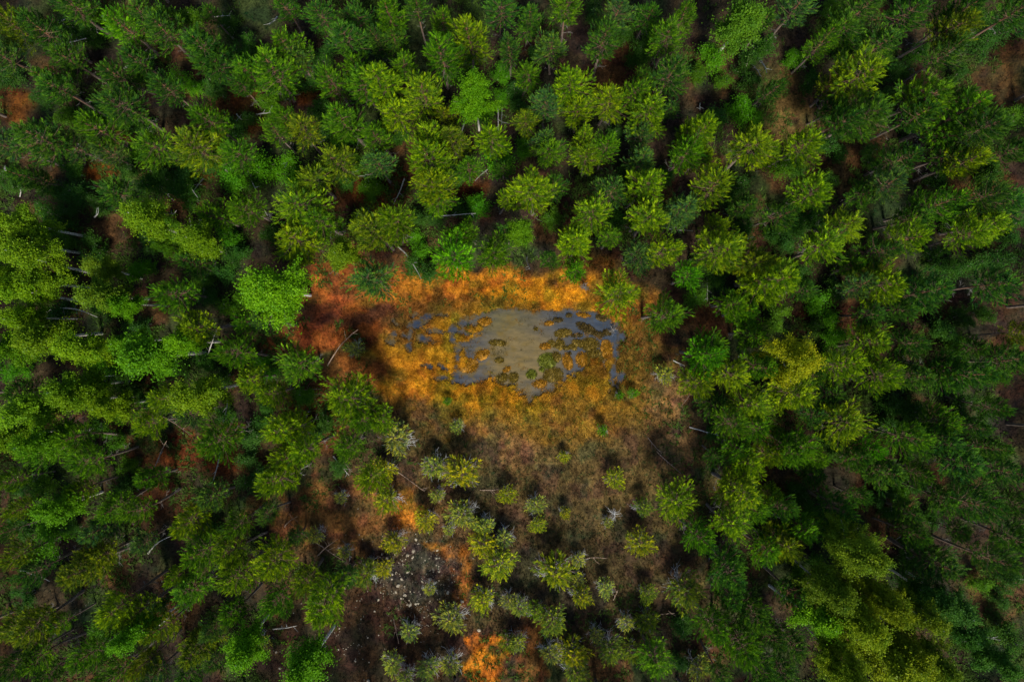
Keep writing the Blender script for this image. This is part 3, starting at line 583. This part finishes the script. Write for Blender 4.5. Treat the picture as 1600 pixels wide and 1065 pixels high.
for (sx, sy), lab in SPECIAL.items():
    b = min((t for t in TREES if 'done' not in t), key=lambda t: math.hypot(t['px'] - sx, t['py'] - sy))
    b['obj']['label'] = lab; b['done'] = 1

# ------------------------------------------------------------------ fallen and leaning dead trunks
LOGS = {
(0, 0): "270,103,340,68 240,205,400,178 570,315,715,262 980,78,1065,73 1090,525,1117,553 820,812,915,912 940,828,890,890 738,870,803,928 795,870,850,898 1145,790,1183,880 760,1040,815,970 912,1015,935,1032 345,672,375,665 430,1000,455,985 0,787,32,787 80,905,100,860 465,80,490,95",
(400, 0): "0,527,67,520 965,560,928,727 683,825,635,945 520,805,520,860 475,817,560,805 480,978,445,1055 488,995,462,1040 520,965,545,1000 750,1000,1015,988 1120,500,1118,630 1137,500,1135,580 88,75,65,115 1100,760,1010,835 45,975,55,1000 150,735,138,772",
(800, 0): "1095,288,1155,355 1125,255,1180,340 870,475,868,510 710,1040,780,1055",
(0, 350): "215,410,450,427 400,722,545,695 940,118,1010,125 945,630,1000,490 760,890,885,980 260,945,400,885 735,1060,770,1000 1050,800,1035,920 120,258,330,287 210,533,350,537 872,40,885,0",
(400, 350): "330,655,470,485 655,110,770,250 95,660,195,610 180,770,300,762 180,780,310,785 360,185,365,240 383,190,380,240 215,115,240,140",
(800, 350): "700,5,830,35 1025,40,1095,70 905,250,902,355 70,150,85,210 745,630,800,655 825,940,955,975 630,985,690,1060 820,790,780,845",
(0, 705): "240,258,395,203 675,475,790,390 690,838,830,728 95,552,230,597 1020,0,985,135 745,0,700,100 185,835,300,800 1183,490,1110,555",
(400, 705): "205,372,425,520 285,485,375,400 655,95,780,185 360,20,430,110 390,15,445,95 1035,175,1125,178 630,770,660,885 130,350,190,300 70,825,190,805",
(800, 705): "670,0,780,100 340,500,440,490 470,690,490,640 690,755,750,745",
(1200, 705): "980,855,1075,870 1100,640,1140,590 1090,580,1183,592"}
LL = []
for (ox, oy), txt in LOGS.items():
    for it in txt.split():
        a = [float(v) / K3 for v in it.split(',')]
        LL.append(dict(p=(ox + a[0], oy + a[1]), q=(ox + a[2], oy + a[3]), px=ox + (a[0] + a[2]) / 2, py=oy + (a[1] + a[3]) / 2))
where_labels(LL, 'fallen trunk')
for i, l in enumerate(LL):
    r = np.random.default_rng(5000 + i)
    brown = (0.9 if abs(l['px'] - 780) < 320 else 0.25) > r.random() and l['py'] > 500
    z1 = 0.15; z2 = 0.25 + r.random() * 0.7 if (((l['px'] - 800) / 300) ** 2 + ((l['py'] - 700) / 280) ** 2 < 1) else r.uniform(1.2, 4.5)
    x1, y1 = ground_xy(*l['p'], z1); x2, y2 = ground_xy(*l['q'], z2)
    A = np.array([x1, y1, float(ground_z(np.array([x1]), np.array([y1]))[0]) + 0.05]); B = np.array([x2, y2, z2])
    L = np.linalg.norm(B - A); s = np.linspace(0, 1, 8)
    perp = unit(np.cross(B - A, np.array([0, 0, 1.0])))
    pts = A[None] + (B - A)[None] * s[:, None] + perp[None] * (np.sin(s * 3.1 + r.random()) * r.normal(0, 0.022 * L))[:, None]
    pts = pts + r.normal(0, 0.012, pts.shape)
    thin = 0.75 if brown else 1.0
    rad = thin * np.linspace(0.048 + 0.006 * L, 0.020, 8) * (0.9 + 0.2 * r.random(8))
    org = pts[0].copy()
    e = link(bpy.data.objects.new('fallen_trunk', None)); e.location = org; e.empty_display_size = 0.3
    ln = 'long' if L > 6 else ('short' if L < 3 else 'mid-length')
    tag(e, f"{ln} {'brown' if brown else 'pale'} dead trunk, {l['where']}", 'log', 'dead trunks on the forest floor')
    v, f = tubes([(pts - org, rad)], 7)
    link(bpy.data.objects.new('stem', mesh_np('dead_stem', v, f, M_BROWNLOG if brown else M_LOG, smooth=True)), e)
    for b in range(2 + int(L > 4) + int(L > 7)):
        k = r.uniform(0.3, 0.95); c = np.array([np.interp(k, s, pts[:, j]) for j in range(3)]) - org
        dr = unit(unit(B - A) * 0.7 + perp * r.choice((-1, 1)) * (0.5 + 0.5 * r.random()) + np.array([0, 0, 0.25])); bl = r.uniform(0.3, 0.95)
        v, f = tubes([(np.array([c, c + dr * bl * 0.5 + r.normal(0, .03, 3), c + dr * bl]), np.array((0.022, 0.014, 0.006)))], 5)
        link(bpy.data.objects.new('branch_stub', mesh_np('branch_stub', v, f, M_BROWNLOG if brown else M_DEAD)), e)

# grey snags: standing dead saplings with bare star-shaped twigs
for i, (px, py, d, lab) in enumerate([(505, 1012, 26, 'grey bare snag behind the bright green birch at the bottom'), (957, 800, 20, 'grey bare snag standing alone on the brown heath'),
                                      (978, 970, 26, 'forked grey snag in the shaded lower clearing'), (913, 448, 13, 'pale broken stump on the upper right bank of the pond'),
                                      (958, 515, 13, 'grey drowned bush at the right end of the pond')]):
    r = np.random.default_rng(7000 + i); x, y = ground_xy(px, py, 0.6); R = d * G / 2
    z0 = max(float(ground_z(np.array([x]), np.array([y]))[0]), -0.15)
    e = link(bpy.data.objects.new('dead_snag', None)); e.location = (x, y, z0); tag(e, lab, 'dead tree'); e.empty_display_size = 0.3
    hh = 0.7 if d < 15 else 1.5
    v, f = tubes([(np.array([[0, 0, -0.25], [0.04, 0.02, hh * .5], [0.08, 0.0, hh]]), np.array((0.07, 0.05, 0.02)))], 6)
    link(bpy.data.objects.new('stem', mesh_np('snag_stem', v, f, M_DEAD, smooth=True)), e)
    for b in range(16):
        az = r.random() * 6.28; z = r.uniform(0.2, 1.0) * hh; l2 = R * r.uniform(0.6, 1.3) * (1.1 - 0.4 * z / hh)
        dr = np.array([math.cos(az), math.sin(az), r.uniform(0.0, 0.6)]); c = np.array([0.04, 0.01, z])
        pth = [(np.array([c, c + dr * l2 * .5 + r.normal(0, .04, 3), c + dr * l2]), np.array((0.028, 0.02, 0.008)))]
        m = pth[0][0][1]
        for _ in range(2): pth.append((np.array([m, m + (dr + r.normal(0, .6, 3)) * l2 * .3, m + (dr + r.normal(0, .6, 3)) * l2 * .5]), np.array((0.014, 0.010, 0.006))))
        v, f = tubes(pth, 4); link(bpy.data.objects.new('branch', mesh_np('snag_branch', v, f, M_OLDTWIG if d < 15 else M_DEAD)), e)

# ------------------------------------------------------------------ moss islets in the pond
ISL = [(430, 352, 22, 13, 0, 'dark'), (540, 350, 48, 15, -8, 'orange'), (345, 385, 34, 15, 0, 'dark'), (280, 412, 30, 15, 5, 'orange'), (675, 372, 40, 19, -18, 'dark'),
       (565, 450, 75, 28, -25, 'dark'), (650, 492, 48, 18, -10, 'dark'), (385, 485, 55, 28, 10, 'olive'), (465, 507, 15, 9, 0, 'dark'), (513, 502, 17, 11, 0, 'dark'),
       (722, 480, 30, 20, -20, 'dark'), (252, 586, 38, 22, 5, 'orange'), (302, 565, 28, 20, -40, 'olive'), (362, 572, 32, 36, 0, 'olive'), (415, 598, 26, 14, 0, 'olive'),
       (462, 592, 28, 18, -35, 'olive'), (505, 562, 45, 22, -15, 'olive'), (585, 570, 65, 42, 0, 'olive'), (715, 610, 36, 62, 8, 'orange'), (435, 638, 13, 8, 0, 'dark'),
       (268, 695, 60, 50, 0, 'green'), (335, 665, 32, 34, 0, 'olive'), (420, 700, 32, 54, 12, 'orange'), (530, 685, 42, 48, 0, 'orange'), (620, 668, 62, 55, 0, 'olive'),
       (148, 798, 34, 32, 0, 'green'), (225, 762, 17, 14, 0, 'green'), (210, 870, 48, 28, 8, 'orange'), (310, 800, 66, 46, 15, 'olive'), (178, 455, 16, 10, 0, 'olive'), (-108, 560, 58, 20, -5, 'olive'), (-228, 650, 52, 30, 25, 'orange'), (-328, 730, 62, 46, 5, 'orange'),
       (-78, 825, 42, 30, 20, 'olive'), (12, 822, 32, 34, 0, 'olive'), (-205, 400, 46, 28, 10, 'orange'), (-95, 690, 30, 18, 0, 'olive'), (-40, 760, 26, 16, 30, 'orange')]
ICOL = {'dark': (0.085, 0.060, 0.016), 'olive': (0.150, 0.105, 0.014), 'orange': (0.30, 0.145, 0.010), 'green': (0.130, 0.150, 0.014)}
def tuft_mesh(name, X, Y, Z, Cc, r, nb, hgt, wid, mat, spread=0.7):
    n = len(X)
    th = r.random((n, nb)) * 6.283; tl = spread * (0.3 + r.random((n, nb)))
    L = hgt * (0.5 + r.random((n, nb)))
    d = np.stack([np.cos(th) * np.sin(tl), np.sin(th) * np.sin(tl), np.cos(tl)], -1)
    b = np.stack([X, Y, Z], -1)[:, None, :] + np.concatenate([r.normal(0, hgt * 0.22, (n, nb, 2)), np.zeros((n, nb, 1))], -1)
    e = b + d * L[..., None]
    sd_ = np.stack([-np.sin(th), np.cos(th), np.zeros_like(th)], -1) * (wid * (0.6 + 0.8 * r.random((n, nb, 1))))
    V = np.stack([b - sd_, b + sd_, e], 2).reshape(-1, 3)
    F = np.arange(n * nb)[:, None] * 3 + np.array([[0, 1, 2]])
    c = Cc[:, None, :] * (0.6 + 0.8 * r.random((n, nb, 1)))
    return mesh_np(name, V, F, mat, np.repeat(c.reshape(-1, 3), 3, axis=0))
M_MOSS, t_, p_, o_ = mat_new('moss_mound')
oi = N(t_, 'ShaderNodeObjectInfo'); n1 = N(t_, 'ShaderNodeTexNoise'); n1.inputs['Scale'].default_value = 7; n1.inputs['Detail'].default_value = 6
tc = N(t_, 'ShaderNodeTexCoord'); t_.links.new(tc.outputs['Object'], n1.inputs['Vector'])
cr = N(t_, 'ShaderNodeValToRGB'); cr.color_ramp.elements[0].position = 0.35; cr.color_ramp.elements[0].color = (0.35, 0.38, 0.5, 1); cr.color_ramp.elements[1].position = 0.65; cr.color_ramp.elements[1].color = (1.5, 1.4, 1.2, 1)
t_.links.new(n1.outputs[0], cr.inputs[0]); t_.links.new(mixc(t_, 'MULTIPLY', 1.0, oi.outputs['Color'], cr.outputs[0]), p_.inputs['Base Color']); p_.inputs['Roughness'].default_value = 0.9
cls = {}
for i, a in enumerate(ISL): cls.setdefault(a[5], []).append(i)
for c in cls: cls[c].sort(key=lambda i: ISL[i][0])
for i, (ex, ey, a, b, dg, c) in enumerate(ISL):
    r = np.random.default_rng(8000 + i)
    px, py = 800 + ex / 4.84, 420 + ey / 4.84
    x, y = ground_xy(px, py); a *= G / 4.84 * 1.06; b *= G / 4.84 * 1.06; an = math.radians(dg)
    nth = 26; rings = [0.0, 0.35, 0.6, 0.8, 0.93, 1.04]; V, F = [], []
    wob = 1 + 0.34 * np.array([fbm(np.array(2.2 * math.cos(k * 2 * math.pi / nth) + 7 * i), np.array(2.2 * math.sin(k * 2 * math.pi / nth)), 4) * 2 - 1 for k in range(nth)]) * 1.6
    for q in rings:
        for k in range(nth):
            t2 = k * 2 * math.pi / nth; u, v = a * q * wob[k] * math.cos(t2), b * q * wob[k] * math.sin(t2)
            X, Y = u * math.cos(an) - v * math.sin(an), u * math.sin(an) + v * math.cos(an)
            zz = 0.13 * (1 - q ** 3) - 0.05 * (q > 1) + float(fbm(np.array(X * 5 + i), np.array(Y * 5), 2) - 0.5) * 0.10 * (q < 1)
            V.append((X, Y, zz))
    for j in range(len(rings) - 1):
        for k in range(nth):
            k2 = (k + 1) % nth; F.append((j * nth + k, (j + 1) * nth + k, (j + 1) * nth + k2, j * nth + k2))
    e = link(bpy.data.objects.new('moss_islet', None)); e.location = (x, y, WATER_Z); e.empty_display_size = 0.3
    rk = cls[c].index(i)
    tag(e, f"{c} moss islet in the pond, {'leftmost' if rk == 0 else ORD[rk] + ' from the left'} of the {c} ones", 'moss islet', 'moss islets in the pond')
    mo = link(bpy.data.objects.new('moss_mound', mesh_np('moss_mound', np.array(V), np.array(F), M_MOSS, smooth=True)), e); mo.color = (*ICOL[c], 1)
    n = int(120 * a * b / 0.1) + 16
    t2 = r.random(n) * 6.283; q = np.sqrt(r.random(n)) * 1.18; n_ = 0
    u, v = a * q * np.cos(t2), b * q * np.sin(t2)
    X, Y = u * math.cos(an) - v * math.sin(an), u * math.sin(an) + v * math.cos(an)
    so_ = link(bpy.data.objects.new('sedge_tufts', tuft_mesh('islet_sedge', X, Y, np.maximum(0.11 * (1 - q ** 3), -0.02), np.tile(np.array(ICOL[c]), (n, 1)) * r.uniform(0.5, 1.5, (n, 1)), r, 4, 0.13, 0.022, M_COVER)), e)

# ------------------------------------------------------------------ pale lichen clumps on the heath
r = np.random.default_rng(77)
LIC = [(637, 893), (629, 882), (627, 905), (622, 915), (618, 925), (632, 930), (660, 908), (672, 905), (636, 868), (646, 862), (650, 842), (590, 938), (597, 865), (640, 925), (585, 955), (575, 995), (576, 1062), (700, 925), (722, 938), (748, 985), (686, 892), (556, 1030), (430, 1020), (436, 1045), (612, 905), (640, 945), (605, 872), (615, 858)]
def clump(seed):
    r = np.random.default_rng(seed); V, F = [], []; nth = 11
    rr = [(1.0, -0.15), (1.02, 0.12), (0.8, 0.36), (0.42, 0.5), (0.0, 0.54)]
    for q, z in rr:
        for k in range(nth):
            a = k * 2 * math.pi / nth; w = 1 + r.normal(0, 0.16); V.append((q * w * math.cos(a), q * w * math.sin(a) * 0.85, z + r.normal(0, 0.06)))
    for j in range(4):
        for k in range(nth): F.append((j * nth + k, j * nth + (k + 1) % nth, (j + 1) * nth + (k + 1) % nth, (j + 1) * nth + k))
    return mesh_np('lichen_clump', np.array(V), np.array(F), M_LICHEN, smooth=False)
CL = [clump(s) for s in range(4)]
LD = [dict(px=a, py=b) for a, b in LIC]; where_labels(LD, 'pale lichen clump')
for i, (px, py) in enumerate(LIC):
    x, y = ground_xy(px, py); s = r.uniform(0.09, 0.20)
    o = link(bpy.data.objects.new('lichen_clump', CL[i % 4])); o.location = (x, y, float(ground_z(np.array([x]), np.array([y]))[0])); o.scale = (s, s, s * 0.8); o.rotation_euler.z = r.random() * 6
    tag(o, 'cream, ' + LD[i]['where'], 'lichen', 'pale lichen clumps on the heath')
n = 1100; k = r.random(n) < 0.75
px = np.where(k, r.normal(645, 42, n), r.normal(560, 70, n)); py = np.where(k, r.normal(905, 42, n), r.normal(990, 50, n))
kk = fbm(px / 10, py / 10, 3) > 0.5; px, py = px[kk], py[kk]; n = len(px)
X, Y = ground_xy(px, py); Z = ground_z(X, Y)
th = r.random((n, 6)) * 0.5 + np.arange(6)[None, :] * 1.047; rr = np.clip(r.lognormal(-3.25, 0.45, (n, 1)), 0.015, 0.11) * r.uniform(0.7, 1.3, (n, 6))
ring = np.stack([X[:, None] + rr * np.cos(th), Y[:, None] + rr * np.sin(th), Z[:, None] + 0.02 + 0 * th], -1); top = np.stack([X, Y, Z + 0.10], -1)[:, None, :]
V = np.concatenate([ring, top], 1).reshape(-1, 3); j = np.arange(6)
F = (np.arange(n)[:, None, None] * 7 + np.stack([j, (j + 1) % 6, np.full(6, 6)], -1)[None]).reshape(-1, 3)
tag(link(bpy.data.objects.new('lichen_flecks', mesh_np('lichen_flecks', V, F, M_LICHEN))), 'small pale lichen flecks scattered over the lower heath', 'lichen', kind='stuff')

# ------------------------------------------------------------------ ground cover: sedge, heather, bilberry
r = np.random.default_rng(55)
def cover(name, n, box, keepf, colf, nb, hgt, wid, label, cat, spread=0.7):
    X = r.uniform(box[0], box[1], n); Y = r.uniform(box[2], box[3], n)
    px = X / G + CX; py = CY - Y / G
    k = (water_d(px, py) < 0.6 + r.normal(0, 1.0, n)) & (r.random(n) < keepf(px, py, X, Y))
    X, Y = X[k], Y[k]
    o = link(bpy.data.objects.new(name, tuft_mesh(name, X, Y, np.maximum(ground_z(X, Y), WATER_Z - 0.01) - 0.02, colf(X, Y), r, nb, hgt, wid, M_COVER, spread)))
    tag(o, label, cat, kind='stuff'); return o
cover('sedge', 60000, (-16, 14, -8, 7), lambda px, py, X, Y: np.exp(-(((px - 790) / 230) ** 2 + ((py - 540) / 100) ** 2) ** 2), lambda X, Y: ground_col(X, Y) * 1.1, 5, 0.17, 0.020,
      'orange sedge and bog moss tufts round the pond', 'sedge', 0.9)
nW = 26000
X = r.uniform(-11.5, 10.5, nW); Y = r.uniform(-5.7, 4.5, nW); wd_ = water_d(X / G + CX, CY - Y / G)
k = (wd_ > -1) & (r.random(nW) < 0.75 * np.exp(-np.maximum(wd_, 0) / 2.2) + 0.55 * sstep(0.60, 0.72, fbm(X / 0.9 + 31, Y / 0.6, 3)) * (X < 4))
X, Y = X[k], Y[k]; cw = np.where(fbm(X / 1.2, Y / 1.2 + 70, 2)[:, None] > 0.5, np.array([[0.17, 0.085, 0.010]]), np.array([[0.075, 0.058, 0.013]])) * r.uniform(0.6, 1.4, (len(X), 1))
tag(link(bpy.data.objects.new('drowned_sedge', tuft_mesh('drowned_sedge', X, Y, np.full(len(X), WATER_Z - 0.03), cw, r, 5, 0.13, 0.020, M_COVER, 1.1))),
    'half-sunk sedge and moss along the pond margin', 'sedge', kind='stuff')
cover('heather', 110000, (-46, 46, -31, 31), lambda px, py, X, Y: 0.35 + 0.65 * np.exp(-(((px - 830) / 330) ** 2 + ((py - 800) / 250) ** 2) ** 2),
      lambda X, Y: ground_col(X, Y) * np.where(r.random((len(X), 1)) < 0.18, np.array([[0.5, 1.0, 0.9]]), np.array([[1.05, 1.0, 1.0]])), 6, 0.26, 0.026, 'brown heather and dwarf shrubs over the bog floor', 'heather', 1.0)
cover('bilberry', 60000, (-46, 46, -31, 31), lambda px, py, X, Y: sstep(0.48, 0.62, fbm(X / 3.5 + 20, Y / 3.5, 3)) * (1 - np.exp(-(((px - 830) / 300) ** 2 + ((py - 740) / 330) ** 2) ** 2)),
      lambda X, Y: np.tile(np.array([[0.045, 0.085, 0.012]]), (len(X), 1)) * r.uniform(0.6, 1.5, (len(X), 1)), 7, 0.34, 0.045, 'low dark green bilberry growth under the trees', 'undergrowth', 1.1)

# ------------------------------------------------------------------ the forest goes on outside the frame: one mass
r = np.random.default_rng(91)
pts = []
while len(pts) < 190:
    x, y = r.uniform(-54, 54), r.uniform(-40, 40)
    if abs(x) > 43.5 or abs(y) > 29.5:
        if all((x - a) ** 2 + (y - b) ** 2 > 5.5 for a, b, _ in pts): pts.append((x, y, -0.1))
me = bpy.data.meshes.new('outer_forest'); me.from_pydata(pts, [], [])
of = link(bpy.data.objects.new('outer_forest', me)); tag(of, 'pine forest continuing beyond the edges of the picture', 'forest', kind='stuff')
ng = bpy.data.node_groups.new('outer_forest', 'GeometryNodeTree')
ng.interface.new_socket('Geometry', in_out='INPUT', socket_type='NodeSocketGeometry'); ng.interface.new_socket('Geometry', in_out='OUTPUT', socket_type='NodeSocketGeometry')
gi = ng.nodes.new('NodeGroupInput'); go = ng.nodes.new('NodeGroupOutput'); jn = ng.nodes.new('GeometryNodeJoinGeometry')
src = next(t['obj'] for t in TREES if t['kind'] == 'P' and t['c'] == 'm')
rot = ng.nodes.new('FunctionNodeRandomValue'); rot.data_type = 'FLOAT_VECTOR'; rot.inputs[1].default_value = (0, 0, 6.28)
for ch in src.children:
    if ch.name.split('.')[0] == 'bare_branches': continue
    oi_ = ng.nodes.new('GeometryNodeObjectInfo'); oi_.inputs[0].default_value = ch; oi_.transform_space = 'ORIGINAL'; oi_.inputs['As Instance'].default_value = True
    ip = ng.nodes.new('GeometryNodeInstanceOnPoints')
    ng.links.new(gi.outputs[0], ip.inputs['Points']); ng.links.new(oi_.outputs['Geometry'], ip.inputs['Instance']); ng.links.new(rot.outputs[0], ip.inputs['Rotation'])
    ng.links.new(ip.outputs[0], jn.inputs[0])
ng.links.new(jn.outputs[0], go.inputs[0])
md = of.modifiers.new('scatter', 'NODES'); md.node_group = ng
of.color = (0.075, 0.125, 0.014, 1)
